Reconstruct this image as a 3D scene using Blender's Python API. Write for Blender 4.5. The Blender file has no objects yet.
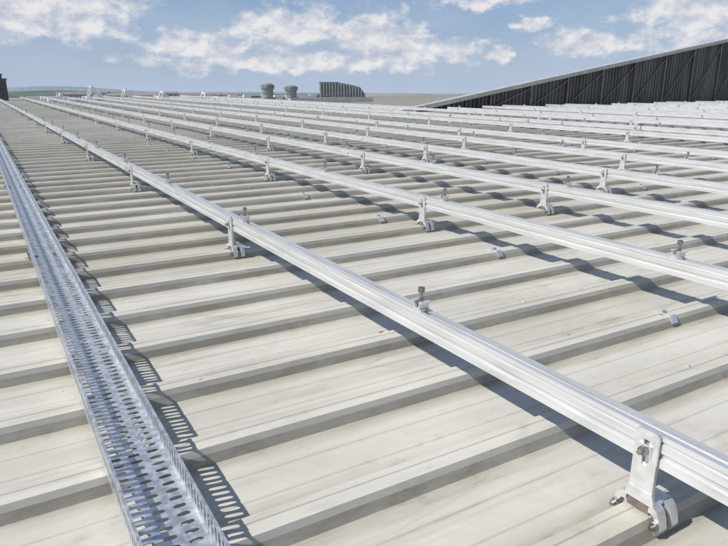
import bpy, math, random
from mathutils import Matrix, Vector
import bmesh
random.seed(7)
R=math.radians
scene=bpy.context.scene
scene.view_settings.view_transform='Standard'
scene.view_settings.look='None'
scene.view_settings.exposure=0
ALPHA=30.56

# ------------------------------------------------------------ helpers
class MB:
    def __init__(s): s.v=[]; s.f=[]; s.m=[]
    def add(s,vs,fs,mi=0):
        o=len(s.v); s.v+=[tuple(p) for p in vs]
        s.f+=[tuple(i+o for i in f) for f in fs]; s.m+=[mi]*len(fs)
    def box(s,x0,x1,y0,y1,z0,z1,mi=0):
        s.add([(x0,y0,z0),(x1,y0,z0),(x1,y1,z0),(x0,y1,z0),(x0,y0,z1),(x1,y0,z1),(x1,y1,z1),(x0,y1,z1)],
              [(0,3,2,1),(4,5,6,7),(0,1,5,4),(1,2,6,5),(2,3,7,6),(3,0,4,7)],mi)
    def prism(s,pts,axis,a0,a1,mi=0,caps=True):
        n=len(pts)
        def P(p,a):
            if axis=='Y': return (p[0],a,p[1])
            if axis=='X': return (a,p[0],p[1])
            return (p[0],p[1],a)
        vs=[P(p,a0) for p in pts]+[P(p,a1) for p in pts]
        fs=[(i,(i+1)%n,n+(i+1)%n,n+i) for i in range(n)]
        if caps: fs+=[tuple(range(n-1,-1,-1)),tuple(range(n,2*n))]
        s.add(vs,fs,mi)
    def cyl(s,c,axis,r,a0,a1,n=14,mi=0,r2=None):
        r2=r if r2 is None else r2
        vs=[]
        for k,(a,rr) in enumerate(((a0,r),(a1,r2))):
            for i in range(n):
                t=2*math.pi*i/n; p=rr*math.cos(t); q=rr*math.sin(t)
                if axis=='Z': vs.append((c[0]+p,c[1]+q,a))
                elif axis=='Y': vs.append((c[0]+p,a,c[1]+q))
                else: vs.append((a,c[0]+p,c[1]+q))
        fs=[(i,(i+1)%n,n+(i+1)%n,n+i) for i in range(n)]+[tuple(range(n-1,-1,-1)),tuple(range(n,2*n))]
        s.add(vs,fs,mi)
    def beam(s,p,q,w,mi=0):
        p=Vector(p);q=Vector(q);d=(q-p).normalized()
        u=d.cross(Vector((0,0,1)));
        if u.length<.01: u=Vector((1,0,0))
        u.normalize(); v=d.cross(u)
        vs=[]
        for a in (p,q):
            for i,j in ((-1,-1),(1,-1),(1,1),(-1,1)): vs.append(a+u*i*w/2+v*j*w/2)
        s.add(vs,[(0,1,5,4),(1,2,6,5),(2,3,7,6),(3,0,4,7),(3,2,1,0),(4,5,6,7)],mi)
    def mesh(s,name,mats):
        me=bpy.data.meshes.new(name); me.from_pydata(s.v,[],s.f)
        for m in mats: me.materials.append(m)
        me.polygons.foreach_set('material_index',s.m)
        me.update()
        bm=bmesh.new(); bm.from_mesh(me); bmesh.ops.recalc_face_normals(bm,faces=bm.faces); bm.to_mesh(me); bm.free()
        return me
    def obj(s,name,mats,parent=None,bevel=0):
        me=s.mesh(name,mats)
        o=bpy.data.objects.new(name,me); scene.collection.objects.link(o)
        if parent: o.parent=parent
        return o
def empty(name):
    o=bpy.data.objects.new(name,None); scene.collection.objects.link(o); return o
def inst(name,me,loc,rz=0,parent=None):
    o=bpy.data.objects.new(name,me); scene.collection.objects.link(o); o.location=loc; o.rotation_euler=(0,0,rz)
    if parent: o.parent=parent
    return o

def mat(name,col,rough=.5,metal=0,noise=None,bump=0,bscale=40,scale=(1,1,1),col2=None,nlo=.35,nhi=.65,rvar=0,detail=5):
    m=bpy.data.materials.new(name); m.use_nodes=True; nt=m.node_tree; N=nt.nodes; L=nt.links
    b=N['Principled BSDF']; b.inputs['Roughness'].default_value=rough; b.inputs['Metallic'].default_value=metal
    b.inputs['Base Color'].default_value=(*col,1)
    tc=N.new('ShaderNodeTexCoord'); mp=N.new('ShaderNodeMapping'); mp.inputs['Scale'].default_value=scale
    L.new(tc.outputs['Object'],mp.inputs['Vector'])
    if noise:
        n=N.new('ShaderNodeTexNoise'); n.inputs['Scale'].default_value=noise; n.inputs['Detail'].default_value=detail
        L.new(mp.outputs[0],n.inputs['Vector'])
        r=N.new('ShaderNodeValToRGB'); r.color_ramp.elements[0].position=nlo; r.color_ramp.elements[1].position=nhi
        r.color_ramp.elements[0].color=(*col,1); r.color_ramp.elements[1].color=(*(col2 or col),1)
        L.new(n.outputs['Fac'],r.inputs[0]); L.new(r.outputs[0],b.inputs['Base Color'])
        if rvar:
            mr=N.new('ShaderNodeMapRange'); mr.inputs['To Min'].default_value=rough-rvar; mr.inputs['To Max'].default_value=rough+rvar
            mr.inputs['From Min'].default_value=.3; mr.inputs['From Max'].default_value=.7
            L.new(n.outputs['Fac'],mr.inputs[0]); L.new(mr.outputs[0],b.inputs['Roughness'])
    if bump:
        n2=N.new('ShaderNodeTexNoise'); n2.inputs['Scale'].default_value=bscale; n2.inputs['Detail'].default_value=3
        L.new(mp.outputs[0],n2.inputs['Vector'])
        bp=N.new('ShaderNodeBump'); bp.inputs['Strength'].default_value=bump; bp.inputs['Distance'].default_value=.01
        L.new(n2.outputs['Fac'],bp.inputs['Height']); L.new(bp.outputs[0],b.inputs['Normal'])
    return m

# ------------------------------------------------------------ materials
alu=mat('anodised_aluminium',(.74,.74,.74),.30,.62,noise=9,scale=(6,.4,6),col2=(.84,.84,.83),rvar=.06)
aluc=mat('cast_aluminium',(.66,.66,.66),.36,.65,noise=30,col2=(.82,.82,.81),bump=.08,bscale=120)
steel=mat('bolt_steel',(.22,.22,.22),.32,.9,noise=60,col2=(.42,.41,.39))
rusty=mat('rubber_pad',(.10,.09,.085),.75,0,noise=50,col2=(.19,.15,.12))
galv=mat('galvanised_steel',(.50,.53,.56),.33,.75,noise=45,col2=(.74,.76,.79),nlo=.4,nhi=.6,rvar=.1,bump=.05,bscale=30)
greymet=mat('grey_painted_metal',(.18,.20,.21),.55,.1,noise=6,col2=(.26,.28,.29))
ventm=mat('vent_galvanised',(.24,.26,.26),.5,.3,noise=4,col2=(.36,.38,.38))
whitep=mat('white_paint',(.8,.8,.8),.5,0,noise=5,col2=(.7,.7,.69))
redm=mat('red_tape',(.42,.04,.03),.5,0,noise=30,col2=(.3,.03,.02))
clad=mat('dark_cladding',(.075,.078,.072),.5,.1,noise=.5,scale=(4,1,.5),col2=(.18,.175,.16),detail=6)
fascia=mat('fascia_metal',(.42,.42,.41),.5,.2,noise=2,col2=(.54,.54,.52))

PER=.405; RC0=.78; RH=.043
def roof_material():
    m=bpy.data.materials.new('weathered_roof_sheet'); m.use_nodes=True; nt=m.node_tree; N=nt.nodes; L=nt.links
    b=N['Principled BSDF']; b.inputs['Specular IOR Level'].default_value=.45
    tc=N.new('ShaderNodeTexCoord'); 
    sep=N.new('ShaderNodeSeparateXYZ'); L.new(tc.outputs['Object'],sep.inputs[0])
    def m_(op,a,bv=None,c=None):
        n=N.new('ShaderNodeMath'); n.operation=op
        for i,x in enumerate((a,bv,c)):
            if x is None: continue
            if isinstance(x,(int,float)): n.inputs[i].default_value=x
            else: L.new(x,n.inputs[i])
        return n.outputs[0]
    def noise(scale,vec,detail=4,rough=.55,loc=(0,0,0)):
        mp=N.new('ShaderNodeMapping'); mp.inputs['Scale'].default_value=vec; mp.inputs['Location'].default_value=loc; L.new(tc.outputs['Object'],mp.inputs[0])
        n=N.new('ShaderNodeTexNoise'); n.inputs['Scale'].default_value=scale; n.inputs['Detail'].default_value=detail; n.inputs['Roughness'].default_value=rough
        L.new(mp.outputs[0],n.inputs['Vector']); return n.outputs['Fac']
    def mr(x,a,b_,c,d):
        n=N.new('ShaderNodeMapRange'); 
        for k,v in zip(('From Min','From Max','To Min','To Max'),(a,b_,c,d)): n.inputs[k].default_value=v
        L.new(x,n.inputs[0]); return n.outputs[0]
    def mixc(f,A,B):
        n=N.new('ShaderNodeMix'); n.data_type='RGBA'; L.new(f,n.inputs['Factor'])
        for k,v in (('A',A),('B',B)):
            if isinstance(v,tuple): n.inputs[k].default_value=v
            else: L.new(v,n.inputs[k])
        return n.outputs['Result']
    sh=m_('FLOOR',m_('DIVIDE',m_('SUBTRACT',sep.outputs['Y'],RC0+.06),PER*3))
    pan=m_('FLOOR',m_('DIVIDE',m_('SUBTRACT',sep.outputs['Y'],RC0),PER))
    bay=m_('FLOOR',m_('DIVIDE',m_('ADD',sep.outputs['X'],3.1),7.3))
    def white(a,b_):
        wn=N.new('ShaderNodeTexWhiteNoise'); wn.noise_dimensions='2D'
        cb=N.new('ShaderNodeCombineXYZ'); L.new(a,cb.inputs[0]); L.new(b_,cb.inputs[1]); L.new(cb.outputs[0],wn.inputs['Vector']); return wn.outputs['Value']
    w1=white(sh,bay); w2=white(pan,bay)
    streak=noise(1.8,(.3,4.5,1),5,.6)
    blot=noise(1.7,(.7,1.1,1),6,.65)
    fine=noise(34,(.45,1,1),5,.7)
    fac=m_('ADD',m_('ADD',mr(streak,.36,.64,.1,.45),mr(blot,.36,.64,.1,.5)),mr(fine,.3,.7,-.08,.12))
    fac=m_('ADD',fac,m_('ADD',m_('MULTIPLY',m_('SUBTRACT',w1,.5),.36),m_('MULTIPLY',m_('SUBTRACT',w2,.5),.22)))
    cl=N.new('ShaderNodeClamp'); L.new(fac,cl.inputs[0])
    A=mixc(cl.outputs[0],(.40,.372,.305,1),(.56,.54,.48,1))
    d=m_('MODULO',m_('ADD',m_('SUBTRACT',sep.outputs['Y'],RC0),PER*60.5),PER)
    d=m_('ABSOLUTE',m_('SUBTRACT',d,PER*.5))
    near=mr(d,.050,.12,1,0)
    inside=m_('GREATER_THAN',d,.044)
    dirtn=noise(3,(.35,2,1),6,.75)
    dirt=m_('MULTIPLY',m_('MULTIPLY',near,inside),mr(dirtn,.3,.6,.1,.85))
    sp=noise(4,(.8,1.4,1),7,.8)
    spot=mr(sp,.55,.72,0,.42)
    run=mr(noise(1.1,(.5,7,1),5,.7),.56,.68,0,.35)
    tn=noise(.9,(.55,1.8,1),3,.5,(3,7,0))
    tide=m_('MULTIPLY',mr(m_('ABSOLUTE',m_('SUBTRACT',tn,.53)),0,.010,.28,0),mr(dirtn,.4,.6,.2,1))
    cb=N.new('ShaderNodeClamp'); cb.inputs['Max'].default_value=.8
    L.new(m_('ADD',m_('ADD',m_('MAXIMUM',dirt,0.0),m_('MAXIMUM',tide,0.0)),m_('ADD',m_('MAXIMUM',spot,0.0),m_('MAXIMUM',run,0.0))),cb.inputs[0])
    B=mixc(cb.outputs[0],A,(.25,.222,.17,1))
    vo=N.new('ShaderNodeTexVoronoi'); vo.inputs['Scale'].default_value=7; vo.inputs['Randomness'].default_value=1; L.new(tc.outputs['Object'],vo.inputs['Vector'])
    sepc=N.new('ShaderNodeSeparateColor'); L.new(vo.outputs['Color'],sepc.inputs[0])
    speck=m_('MULTIPLY',m_('LESS_THAN',vo.outputs['Distance'],m_('MULTIPLY',sepc.outputs[1],.05)),m_('MULTIPLY',m_('GREATER_THAN',sepc.outputs[0],.55),.7))
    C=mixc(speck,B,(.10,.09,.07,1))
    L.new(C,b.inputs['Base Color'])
    L.new(mr(streak,0,1,.34,.60),b.inputs['Roughness'])
    bp=N.new('ShaderNodeBump'); bp.inputs['Strength'].default_value=.45; bp.inputs['Distance'].default_value=.025
    wav=noise(1.6,(.8,1.6,1),2); L.new(m_('ADD',wav,m_('MULTIPLY',fine,.04)),bp.inputs['Height']); L.new(bp.outputs[0],b.inputs['Normal'])
    return m
roofm=roof_material()

# ------------------------------------------------------------ roof
XR0,XR1=-14,62
yend=50.2
pts=[]
k=-14
while RC0+k*PER<yend:
    c=RC0+k*PER
    pts+=[(c-.056,0),(c-.036,RH),(c-.012,RH),(c-.009,RH-.003),(c+.009,RH-.003),(c+.012,RH),(c+.034,RH)]
    if k%3==0: pts+=[(c+.052,.004),(c+.066,.004),(c+.068,0)]
    else: pts+=[(c+.054,0)]
    for q in (.145,.255):
        pts+=[(c+q-.010,0),(c+q-.005,.003),(c+q+.005,.003),(c+q+.010,0)]
    k+=1
rb=MB(); xs=[XR0+ (XR1-XR0)*i/19 for i in range(20)]
n=len(pts)
vs=[(x,p[0],p[1]) for x in xs for p in pts]
fs=[(i*n+j,(i+1)*n+j,(i+1)*n+j+1,i*n+j+1) for i in range(len(xs)-1) for j in range(n-1)]
rb.add(vs,fs)
roof=rb.obj('metal_roof',[roofm])
rd=MB(); ye=pts[-1][0]
rd.prism([(ye-.25,.052),(ye,.09),(ye+.25,.052),(ye+.25,.03),(ye,.07),(ye-.25,.03)],'X',XR0,XR1)
rd.box(XR0,XR1,ye+.02,ye+.2,-10,.03)
rd.obj('ridge_capping',[fascia],roof)

# ------------------------------------------------------------ rails
W=.025
prof=[(-W,0),(-W,.020),(-W+.006,.024),(-W+.006,.034),(-W,.038),(-W,.057),(-W+.004,.060),(-W+.004,.064),(-W,.067),(-W,.080),(-.009,.080),(-.009,.074),(-.016,.074),(-.016,.064),
      (.016,.064),(.016,.074),(.009,.074),(.009,.080),(W,.080),(W,.067),(W-.004,.064),(W-.004,.060),(W,.057),(W,.038),(W-.006,.034),(W-.006,.024),(W,.020),(W,0)]
RZ=.168
railX=[1.24,2.64,3.82,5.0,6.3,7.5]
while railX[-1]<44: railX.append(railX[-1]+(1.25 if len(railX)%2 else 2.0))
railEnd={}
for i,x in enumerate(railX):
    y0=-2.5 if x<6 else .35*x
    y1=47.5-random.random()*.8 if x<13.6 else 18.9-random.random()*.9
    if y1-y0<1: continue
    b=MB(); y=y0; seg=6.2; first=True
    while y<y1:
        s=min(y+(seg if not first else 9.3+((i*1.7)%3.3) ),y1)
        b.prism(prof,'Y',y+.002,s-.002)
        if s<y1: b.box(-W-.003,-W,s-.09,s+.09,.004,.056)
        y=s; first=False
    o=b.obj('mounting_rail',[alu]); o.location=(x,0,RZ)
    o.rotation_euler=(0,0,random.uniform(-.0012,.0012) if i else 0)
    railEnd[i]=(x,y0,y1)

# ------------------------------------------------------------ bracket
def bracket_mesh():
    b=MB()
    X0=-W-.0095; X1=-W-.0035
    w=.030; top=.250; zb=.098
    def plate(y0,y1,z0,z1): b.box(X0,X1,y0,y1,z0,z1)
    plate(-w,-.007,zb,top-.01); plate(.007,w,zb,top-.01)
    plate(-.007,.007,zb,.160); plate(-.007,.007,.226,top-.01)
    arc=[(-w,top-.01)]+[(-w+.01*(1-math.cos(t)),top-.01+.01*math.sin(t)) for t in (R(30),R(60),R(90))]+[(w-.01*(1-math.cos(t)),top-.01+.01*math.sin(t)) for t in (R(90),R(60),R(30))]+[(w,top-.01)]
    b.prism(arc,'X',X0,X1)
    b.box(X0-.004,X0,-.016,.016,.188,.216)
    b.cyl((0,.202),'X',.0125,X0-.014,X0-.004,6,1)
    b.cyl((0,.202),'X',.006,X0-.026,X0-.014,10,1)
    b.prism([(-w,zb),(w,zb),(.037,.078),(-.037,.078)],'X',X0-.001,X1+.001)
    b.box(X0-.001,.030,-.037,.037,.067,.078)
    for s in (-1,1):
        prof_=[(s*.030,.067),(s*.040,.076),(s*.052,.066),(s*.060,.046),(s*.064,.022),(s*.060,.010),(s*.050,.006),(s*.048,.016),(s*.054,.020),(s*.050,.040),(s*.042,.054),(s*.030,.056)]
        b.prism(prof_,'X',-.040,-.012); b.prism(prof_,'X',.006,.030)
        b.cyl((s*.053,.034),'X',.011,-.050,-.041,6,1)
        b.cyl((s*.053,.034),'X',.0055,-.060,-.050,8,1)
    b.box(-.034,.026,-.029,.029,.0445,.066,2)
    b.cyl((-.012,0),'Z',.011,.0785,.087,6,1); b.cyl((-.012,0),'Z',.005,.087,.100,10,1)
    b.box(-W-.0035,-W+.004,-.028,.028,.078,.166)
    b.box(-W+.004,W-.004,-.028,.028,.160,.1675)
    return b.mesh('mounting_bracket',[aluc,steel,rusty])
brm=bracket_mesh()
def clamp_mesh():
    b=MB(); z=RZ+.080
    b.box(-.020,.020,-.022,.022,z+.001,z+.006)
    hat=[(-.030,.034),(-.012,.034),(-.012,.010),(.012,.010),(.012,.034),(.030,.034),(.030,.0305),(.0155,.0305),(.0155,.0065),(-.0155,.0065),(-.0155,.0305),(-.030,.0305)]
    b.prism([(p[0],z+p[1]) for p in hat],'X',-.022,.022)
    b.cyl((0,0),'Z',.0065,z-.004,z+.080,10,1)
    b.cyl((0,0),'Z',.012,z+.064,z+.080,12,1)
    b.cyl((0,0),'Z',.012,z+.010,z+.017,6,1)
    b.cyl((0,0),'Z',.0095,z+.017,z+.040,10,1)
    return b.mesh('module_clamp',[alu,steel])
clm=clamp_mesh()
far=MB()
for i,(x,y0,y1) in railEnd.items():
    kk=-1
    while True:
        y=RC0+7*PER*kk; kk+=1
        if i>=3: y=RC0+PER*(round((y-RC0)/PER)+ (i*2)%5)
        if y>y1-.1: break
        if y<y0+.1: continue
        if math.hypot(x,y)<17:
            inst('mounting_bracket',brm,(x,y,0),random.uniform(-.02,.02))
        else:
            far.box(x-W-.01,x-W,y-.03,y+.03,.085,.247); far.box(x-.034,x+.026,y-.05,y+.05,.03,.078)
            far.prism([(y-.06,.006),(y+.06,.006),(y+.05,.06),(y-.05,.06)],'X',x-.03,x+.02)
    kk=-2
    while True:
        y=1.70+1.72*kk+(0.0 if i<3 else ((i*37)%10)*.08); kk+=1
        if y>y1-.1: break
        if y<y0+.1: continue
        if math.hypot(x,y)<17:
            inst('module_clamp',clm,(x+random.uniform(-.001,.001),y+random.uniform(-.02,.02),0),random.uniform(-.3,.3))
        elif random.random()<.7:
            z=RZ+.08
            far.box(x-.024,x+.024,y-.034,y+.034,z+.001,z+.034); far.cyl((x,y),'Z',.01,z+.034,z+.08,6,1)
far.obj('distant_brackets_and_clamps',[aluc,steel])

# ------------------------------------------------------------ small clips on ribs
cl=MB()
for X in (2.50,5.55,8.6,11.7,17.5,23.5):
    k=-4
    while True:
        y=RC0+PER*(2+3*k); k+=1
        if y>47 or (X>14 and y>18): break
        jx=X+random.uniform(-.08,.08)
        a=RH+.001
        cl.prism([(y-.036,a),(y+.036,a),(y+.049,.016),(y+.054,.018),(y+.039,a+.006),(y-.039,a+.006),(y-.058,.018),(y-.053,.016)],'X',jx-.020,jx+.020)
        cl.cyl((jx,y),'Z',.009,a+.006,a+.014,6,1)
cl.obj('roof_saddle_clips',[aluc,steel])
sc=MB()
for X in (2.05,6.6):
    k=-2
    while RC0+PER*k<16:
        y=RC0+PER*k; k+=1
        if k%2: continue
        xx=X+random.uniform(-.02,.02)
        sc.cyl((xx,y+.022),'Z',.008,RH+.0005,RH+.003,10,0); sc.cyl((xx,y+.022),'Z',.004,RH+.003,RH+.006,6,0)
sc.obj('roof_fixing_screws',[aluc])
rt=MB(); rt.add([(0,0,.001),(.035,.006,.003),(.037,.016,.012),(.001,.012,.010),(.012,.03,.002),(.03,.034,.006)],[(0,1,2,3),(3,2,5,4)])
o=rt.obj('red_tape_scrap',[redm]); o.location=(1.300,2.075,.002); o.scale=(.7,1.0,1.4)

# ------------------------------------------------------------ cable tray
tr=MB()
TX0,TX1=.156,.310; TZ0,TZ1=.052,.128
def cell(fn,a0,a1,b0,b1,ca,cb,ra,rbb,mi=0):
    outer=[]
    for i in range(4): outer.append((a0+(a1-a0)*i/4,b0))
    for i in range(4): outer.append((a1,b0+(b1-b0)*i/4))
    for i in range(4): outer.append((a1-(a1-a0)*i/4,b1))
    for i in range(4): outer.append((a0,b1-(b1-b0)*i/4))
    inner=[]
    for (a,b) in outer:
        p=(a-(a0+a1)/2)/(a1-a0)*2; q=(b-(b0+b1)/2)/(b1-b0)*2
        t=math.atan2(q,p); c=math.cos(t); s_=math.sin(t)
        e=.8
        inner.append((ca+ra*math.copysign(abs(c)**e,c),cb+rbb*math.copysign(abs(s_)**e,s_)))
    vs=[fn(*p) for p in outer]+[fn(*p) for p in inner]
    tr.add(vs,[(i,(i+1)%16,16+(i+1)%16,16+i) for i in range(16)],mi)
y=-.8; tray_hole_end=19
fl=lambda a,b:(a,b,TZ0)
cw=.052; mid=(TX0+TX1)/2; P=.034
while y<tray_hole_end:
    cell(fl,TX0,TX0+cw,y,y+P,TX0+cw/2+.003,y+P/2,.0160,.0072)
    cell(fl,TX1-cw,TX1,y,y+P,TX1-cw/2-.003,y+P/2,.0160,.0072)
    cell(fl,TX0+cw,TX1-cw,y,y+P,mid,y+P/2,.0155,.0072)
    y+=P
ylast=y; P2=(ylast+.8)/round((ylast+.8)/.025); y=-.8
while y<ylast-.001:
    for X in (TX0,TX1):
        fn=lambda a,b,X=X:(X,a,b)
        cell(fn,y,y+P2,TZ0,TZ1-.003,y+P2/2,TZ0+.043,.0062,.0250)
    y+=P2
tr.add([(TX0,ylast,TZ0),(TX1,ylast,TZ0),(TX1,48,TZ0),(TX0,48,TZ0)],[(0,1,2,3)])
for X in (TX0,TX1): tr.add([(X,ylast,TZ0),(X,48,TZ0),(X,48,TZ1),(X,ylast,TZ1)],[(0,1,2,3)])
tray=tr.obj('cable_tray',[galv])
so=tray.modifiers.new('thick','SOLIDIFY'); so.thickness=.0018; so.offset=0
lp=MB()
lp.box(TX0-.001,TX0+.006,-.8,48,TZ1-.0035,TZ1+.0005); lp.box(TX1-.006,TX1+.001,-.8,48,TZ1-.0035,TZ1+.0005)
lp.obj('rolled_edges',[galv],tray)
jt=MB()
for yy in (1.0,4.0,7.0,10.0,13.0):
    for X,s in ((TX0,-1),(TX1,1)):
        xa=X+s*.0015; xb=X+s*.004
        jt.box(min(xa,xb),max(xa,xb),yy-.09,yy+.09,TZ0+.004,TZ0+.016)
        for d in (-.07,-.03,.03,.07):
            jt.cyl((yy+d,TZ0+.010),'X',.008,X+s*.004,X+s*.013,6,1)
    for X in (TX0+.03,TX1-.03): jt.cyl((X,yy),'Z',.009,TZ0+.001,TZ0+.008,8,1)
    yb=RC0+PER*round((yy-RC0)/PER)
    jt.box(TX0-.03,TX1+.03,yb-.015,yb+.015,RH+.001,RH+.005)
jt.obj('joint_plates_and_bolts',[galv,steel],tray)

# ------------------------------------------------------------ rooftop building on the right
bl=empty('industrial_building')
BX0,BY0,BX1,BY1=13.3,19.8,60.0,27.0; SL=.158
top=lambda x:(x-BX0)*SL
wb=MB(); x=BX0+.3; st=.20; vs=[]
while x<BX1:
    for (dx,dy) in ((0,0),(.08,0),(.11,.06),(.17,.06)):
        xx=x+dx; vs.append((xx,BY0+dy,.0)); vs.append((xx,BY0+dy,top(xx)-.02))
    x+=st
wb.add(vs,[(i,i+2,i+3,i+1) for i in range(0,len(vs)-2,2)])
wb.obj('cladding_wall',[clad],bl)
pb=MB(); x=BX0+2.0
while x<BX1:
    h=top(x)-.06
    if h>.15: pb.box(x-.035,x+.035,BY0-.08,BY0-.02,.05,h)
    if h>.5 and x+2.1<BX1:
        pb.beam((x,BY0-.05,.1),(x+2.1,BY0-.05,top(x+2.1)-.15),.035)
    x+=2.1
pb.obj('posts_and_braces',[mat('dark_steelwork',(.16,.16,.155),.45,.3,noise=3,col2=(.26,.26,.25))],bl)
fb=MB()
def sl(x0,x1,y0,y1,za,zb,drop=0):
    v=[]
    for x in (x0,x1):
        for (yy,zz) in ((y0,za),(y1,za-drop),(y1,zb-drop),(y0,zb)): v.append((x,yy,top(x)+zz))
    fb.add(v,[(0,1,2,3),(7,6,5,4),(0,4,5,1),(1,5,6,2),(2,6,7,3),(3,7,4,0)])
sl(BX0-.3,BX1,BY0-.35,BY0-.30,.0,.15)
sl(BX0-.3,BX1,BY0-.295,BY0+.25,.06,.115)
sl(BX0-.3,BX1,BY0+.26,BY1,.05,.10,4.2)
fb.obj('pitched_roof_and_fascia',[fascia],bl)
gb=MB(); gb.box(BX0+1,BX1,BY0-.2,BY0-.105,.0,.10); gb.obj('base_flashing',[fascia],bl)
up=MB(); up.box(14.05,14.35,20.4,47.8,0,.16); up.box(14.0,14.4,20.4,47.8,.16,.185)
up.box(14.41,19.5,32.0,32.3,0,.28); up.obj('roof_upstand_kerb',[fascia])

# ------------------------------------------------------------ rooftop plant
def vent(x,y,r,h):
    e=empty('roof_vent'); e.location=(x,y,0)
    b=MB(); b.box(-r*.95,r*.95,-r*.95,r*.95,0,.18); b.cyl((0,0),'Z',r*.85,.18,h*.62,24)
    for i in range(5): 
        z=h*.34+i*h*.06; b.cyl((0,0),'Z',r*.9,z,z+.02,24)
    b.obj('curb_and_body',[ventm],e)
    c=MB(); c.cyl((0,0),'Z',r*.88,h*.60,h*.68,24,r2=r*1.0); c.cyl((0,0),'Z',r*1.0,h*.68,h*.9,24); c.cyl((0,0),'Z',r*1.0,h*.9,h,24,r2=r*.6)
    for i in range(12):
        t=i*math.pi/6; c.beam((r*1.01*math.cos(t),r*1.01*math.sin(t),h*.68),(r*1.01*math.cos(t),r*1.01*math.sin(t),h*.9),.03)
    c.obj('cowl',[greymet],e)
vent(16.75,40.8,.42,1.05); vent(18.15,40.2,.42,.92)
e=empty('ventilation_cowl'); e.location=(21.15,38.7,0); e.rotation_euler=(0,0,R(-28)); e.scale=(.94,1,.93)
b=MB(); 
def ztop(x): return 1.18 if x<-.3 else (1.18-.30*((x+.3)/1.55)**1.3 if x<1.25 else .88-.55*(x-1.25)/.4)
xsn=[-1.55,-.3,0,.3,.6,.9,1.25,1.4,1.6]
sh=[(-1.55,.15)]+[(x,ztop(x)) for x in xsn]+[(1.62,.15)]
b.prism(sh,'Y',-.6,.6); b.obj('casing',[greymet],e)
b=MB()
for i in range(15):
    xx=-1.5+i*.20; b.box(xx,xx+.07,-.72,-.605,.2,ztop(xx+.07)-.03)
b.box(-1.6,1.66,-.75,-.60,.08,.19); b.obj('louvre_fins',[ventm],e)
b=MB(); b.box(-1.6,-.25,-.65,.65,1.185,1.22); b.box(-1.2,-1.1,-.5,.5,0,.15); b.box(1.1,1.2,-.5,.5,0,.15); b.obj('cap_and_feet',[ventm],e)
for (x,y,s) in ((6.45,44,.85),(8.35,43.6,.62),(10.5,43,.5),(12.9,42,.42),(7.1,46,.5),(4.9,46.5,.35)):
    b=MB()
    for yy in (-.35,.35):
        b.beam((-.30*s/.7,yy,0),(-.05,yy,s),.09); b.beam((.45*s/.7,yy,0),(.0,yy,s),.09); b.beam((-.3,yy,.06),(.45*s,yy,.06),.06)
    b.beam((-.03,-.4,s),(-.03,.4,s),.08)
    b.box(-.10,.04,-.1,.1,s-.02,s+.1)
    o=b.obj('white_roof_anchor_frame',[whitep]); o.location=(x,y,0)
b=MB(); b.box(-.5,.5,-.4,.4,0,1.25); b.box(-.56,.56,-.46,.46,1.25,1.33); b.box(-.3,.3,-.25,.25,1.33,1.55); b.box(-.36,.36,-.31,.31,1.55,1.60)
for i in range(6): b.box(-.4,.4,-.43,-.401,.3+i*.14,.36+i*.14)
o=b.obj('chimney_stack',[mat('stack_brown',(.08,.08,.08),.8,0,noise=5,col2=(.13,.13,.12))]); o.location=(1.42,46.5,0)
b=MB()
for i in range(40):
    x=random.uniform(3,22); y=random.uniform(40,48.6); l=random.uniform(.3,1.6); 
    b.box(x,x+l,y,y+random.uniform(.1,.5),.05,.08+random.uniform(.05,.2),random.choice((0,0,1)))
b.obj('stacked_materials',[whitep,greymet])

# ------------------------------------------------------------ camera, slight roof pitch
cam=bpy.data.cameras.new('camera'); co=bpy.data.objects.new('camera',cam); scene.collection.objects.link(co)
cam.sensor_width=36; cam.lens=36*640/728; cam.clip_start=.02; cam.clip_end=20000
co.location=(0,0,1.0); co.rotation_euler=(R(90-16.45),0,R(-ALPHA)); scene.camera=co
bpy.context.view_layer.update()
ax=Vector((math.cos(R(ALPHA)),-math.sin(R(ALPHA)),0))
T=Matrix.Rotation(R(.80),4,ax)
for o in list(scene.objects):
    if o.parent is None: o.matrix_world=T@o.matrix_world

# ------------------------------------------------------------ distant land
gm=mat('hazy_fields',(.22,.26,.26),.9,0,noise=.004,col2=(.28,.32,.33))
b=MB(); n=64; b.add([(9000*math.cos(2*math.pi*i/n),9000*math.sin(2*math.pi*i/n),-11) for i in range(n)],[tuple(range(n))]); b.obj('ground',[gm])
def hills(name,m,dist,amp,seed,depth,peak):
    b=MB(); rnd=random.Random(seed); ph=[rnd.uniform(0,6.28) for _ in range(6)]
    N_=700; vs=[]
    for i in range(N_+1):
        a=R(-70+180*i/N_)
        h=amp*(.45+.3*math.sin(a*5+ph[0])+.2*math.sin(a*11+ph[1])+.1*math.sin(a*31+ph[2]))
        h+=peak*math.exp(-((math.degrees(a)-5.5)/5)**2)
        h=max(h,0)+rnd.uniform(0,amp*.12)
        s,c=math.sin(a),math.cos(a)
        for dd,hh in ((0,-11),(depth*.4,h*.6-5),(depth,h),(depth*1.6,-11)):
            vs.append(((dist+dd)*s,(dist+dd)*c,hh))
    fs=[(i*4+j,(i+1)*4+j,(i+1)*4+j+1,i*4+j+1) for i in range(N_) for j in range(3)]
    b.add(vs,fs); return b.obj(name,[m])
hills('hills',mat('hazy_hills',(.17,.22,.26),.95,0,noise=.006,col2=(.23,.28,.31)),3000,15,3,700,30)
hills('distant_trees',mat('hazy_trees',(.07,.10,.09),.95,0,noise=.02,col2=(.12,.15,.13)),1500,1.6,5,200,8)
dw=mat('distant_walls',(.42,.41,.40),.8,0,noise=.2,col2=(.5,.49,.47)); dr=mat('distant_roofs',(.22,.19,.18),.8,0,noise=.2,col2=(.30,.25,.23))
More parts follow.
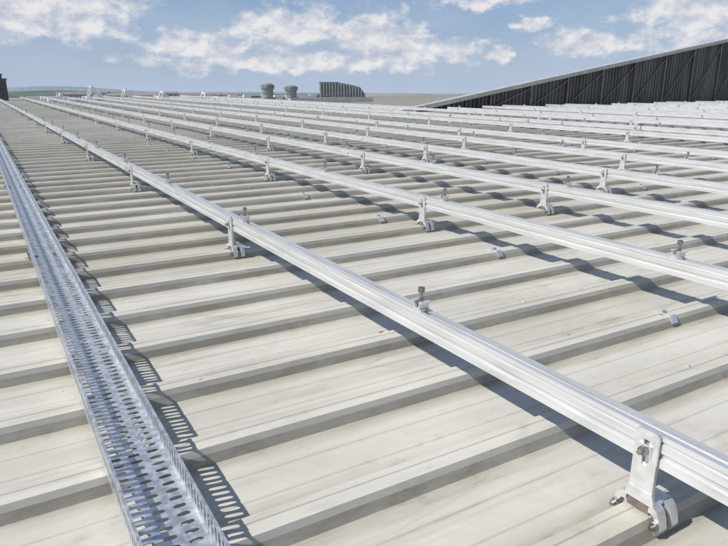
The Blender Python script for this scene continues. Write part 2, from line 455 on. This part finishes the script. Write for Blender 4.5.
for (azd,r,L_,D_,h) in ((7.0,900,40,18,14),(11.5,850,60,25,12.5),(14.2,1000,26,16,15),(17.5,900,70,25,13),(9.0,1100,22,14,16),(33,800,60,20,12.5)):
    e=empty('distant_building'); a=R(azd); e.location=(r*math.sin(a),r*math.cos(a),-11); e.rotation_euler=(0,0,-a+R(random.uniform(-20,20)))
    b=MB(); b.box(-L_/2,L_/2,-D_/2,D_/2,0,h-2.5); b.obj('walls',[dw],e)
    b=MB(); b.prism([(-D_/2-.6,h-2.45),(D_/2+.6,h-2.45),(0,h)],'X',-L_/2-.5,L_/2+.5); b.obj('gable_roof',[dr],e)
    b=MB()
    for q in range(int(L_/6)): b.box(-L_/2+2+q*6,-L_/2+5+q*6,-D_/2-.1,-D_/2-.02,h-6,h-4)
    b.obj('windows',[greymet],e)

# ------------------------------------------------------------ sun & sky
tosun=Vector((-1,.17,1.04)).normalized()
el=math.asin(tosun.z); az=math.atan2(tosun.x,tosun.y)
sd=bpy.data.lights.new('sun','SUN'); sd.energy=5.0; sd.angle=R(.45); sd.color=(1,.965,.91)
so=bpy.data.objects.new('sun',sd); scene.collection.objects.link(so); so.rotation_euler=(-tosun).to_track_quat('-Z','Y').to_euler(); so.location=(0,0,30)

w=bpy.data.worlds.new('World'); scene.world=w; w.use_nodes=True; nt=w.node_tree; N=nt.nodes; L=nt.links
try:
    w.cycles.sampling_method='MANUAL'; w.cycles.sample_map_resolution=256
except Exception: pass
bg=N['Background']; bg.inputs['Strength'].default_value=.1
sky=N.new('ShaderNodeTexSky'); sky.sky_type='NISHITA'; sky.sun_disc=False; sky.sun_elevation=el; sky.sun_rotation=az
sky.air_density=1.0; sky.dust_density=.6; sky.ozone_density=3
tc=N.new('ShaderNodeTexCoord'); sp=N.new('ShaderNodeSeparateXYZ'); L.new(tc.outputs['Generated'],sp.inputs[0])
def M(op,a,b_=None,c=None):
    n=N.new('ShaderNodeMath'); n.operation=op
    for i,x in enumerate((a,b_,c)):
        if x is None: continue
        if isinstance(x,(int,float)): n.inputs[i].default_value=x
        else: L.new(x,n.inputs[i])
    return n.outputs[0]
azn=M('MULTIPLY',M('ARCTAN2',sp.outputs['X'],sp.outputs['Y']),57.2958)
eln=M('MULTIPLY',M('ARCSINE',sp.outputs['Z']),57.2958)
cv=N.new('ShaderNodeCombineXYZ'); L.new(azn,cv.inputs[0]); L.new(eln,cv.inputs[1])
# cumulus: (azimuth, elevation, half width, half height) in degrees
CL=[(6,6.1,8.5,2.7),(-1,5.0,5,2.2),
    (17.0,3.9,5.6,1.4),(24.2,5.0,5.0,2.6),(31.5,4.6,5.2,2.3),(37,3.5,4.6,1.3),(25,2.5,15,1.0),
    (49.5,3.9,5.0,1.3),
    (57.5,6.0,7.0,2.4),(58,3.6,6.5,1.3),
    (40.6,7.6,5.0,1.0),(42.2,3.0,1.5,.8),(44.6,5.4,1.6,.7),
    (85,7,14,3.5),(-25,7,16,3),(60,18,16,4),(5,22,18,5),(30,34,22,7)]
def nz(scale,det,off=(0,0,0),sc=(1,1.5,1),rough=.55,out='Fac'):
    mp=N.new('ShaderNodeMapping'); mp.inputs['Scale'].default_value=sc; mp.inputs['Location'].default_value=off; L.new(cv.outputs[0],mp.inputs[0])
    n=N.new('ShaderNodeTexNoise'); n.inputs['Scale'].default_value=scale; n.inputs['Detail'].default_value=det; n.inputs['Roughness'].default_value=rough; L.new(mp.outputs[0],n.inputs['Vector']); return n.outputs[out]
wc=nz(.45,3,(9,4,0),out='Color')
wa=N.new('ShaderNodeVectorMath'); wa.operation='SUBTRACT'; L.new(wc,wa.inputs[0]); wa.inputs[1].default_value=(.5,.5,.5)
wb_=N.new('ShaderNodeVectorMath'); wb_.operation='MULTIPLY_ADD'; L.new(wa.outputs[0],wb_.inputs[0]); wb_.inputs[1].default_value=(5,2.4,0); L.new(cv.outputs[0],wb_.inputs[2])
acc=None
for (a,e_,ra,re) in CL:
    s1=N.new('ShaderNodeVectorMath'); s1.operation='SUBTRACT'; L.new(wb_.outputs[0],s1.inputs[0]); s1.inputs[1].default_value=(a,e_,0)
    s2=N.new('ShaderNodeVectorMath'); s2.operation='MULTIPLY'; L.new(s1.outputs[0],s2.inputs[0]); s2.inputs[1].default_value=(1/ra,1/re,0)
    s3=N.new('ShaderNodeVectorMath'); s3.operation='LENGTH'; L.new(s2.outputs[0],s3.inputs[0])
    v=M('SUBTRACT',1.0,s3.outputs['Value'])
    acc=v if acc is None else M('MAXIMUM',acc,v)
n1=nz(.42,7,rough=.6); n2=nz(.42,4,(.35,-.9,0)); n3=nz(.10,3,(5,2,0),(1,2.4,1))
d=M('ADD',M('MULTIPLY',acc,1.15),M('MULTIPLY',M('SUBTRACT',n1,.47),2.0))
mask=N.new('ShaderNodeMapRange'); mask.interpolation_type='SMOOTHSTEP'; mask.inputs['From Min'].default_value=.0; mask.inputs['From Max'].default_value=.70; L.new(d,mask.inputs[0])
veil=N.new('ShaderNodeMapRange'); veil.inputs['From Min'].default_value=.40; veil.inputs['From Max'].default_value=.75; veil.inputs['To Max'].default_value=.35; L.new(n3,veil.inputs[0])
lit=N.new('ShaderNodeMapRange'); lit.inputs['From Min'].default_value=-.14; lit.inputs['From Max'].default_value=.12; L.new(M('SUBTRACT',n1,n2),lit.inputs[0])
cc=N.new('ShaderNodeMix'); cc.data_type='RGBA'; L.new(lit.outputs[0],cc.inputs['Factor']); cc.inputs['A'].default_value=(5.0,5.5,6.6,1); cc.inputs['B'].default_value=(8.4,8.2,8.3,1)
hz=N.new('ShaderNodeMapRange'); hz.inputs['From Min'].default_value=0; hz.inputs['From Max'].default_value=14; hz.inputs['To Min'].default_value=.95; hz.inputs['To Max'].default_value=.0; L.new(eln,hz.inputs[0])
hc=N.new('ShaderNodeMapRange'); hc.inputs['From Min'].default_value=0; hc.inputs['From Max'].default_value=8; L.new(eln,hc.inputs[0])
hcol=N.new('ShaderNodeMix'); hcol.data_type='RGBA'; L.new(hc.outputs[0],hcol.inputs['Factor']); hcol.inputs['A'].default_value=(4.5,5.5,7.1,1); hcol.inputs['B'].default_value=(2.3,3.4,5.9,1)
h1=N.new('ShaderNodeMix'); h1.data_type='RGBA'; L.new(hz.outputs[0],h1.inputs['Factor']); L.new(sky.outputs[0],h1.inputs['A']); L.new(hcol.outputs['Result'],h1.inputs['B'])
h2=N.new('ShaderNodeMix'); h2.data_type='RGBA'; L.new(veil.outputs[0],h2.inputs['Factor']); L.new(h1.outputs['Result'],h2.inputs['A']); h2.inputs['B'].default_value=(5.3,6.0,7.3,1)
h3=N.new('ShaderNodeMix'); h3.data_type='RGBA'; L.new(M('MULTIPLY',mask.outputs[0],.92),h3.inputs['Factor']); L.new(h2.outputs['Result'],h3.inputs['A']); L.new(cc.outputs['Result'],h3.inputs['B'])
L.new(h3.outputs['Result'],bg.inputs['Color'])
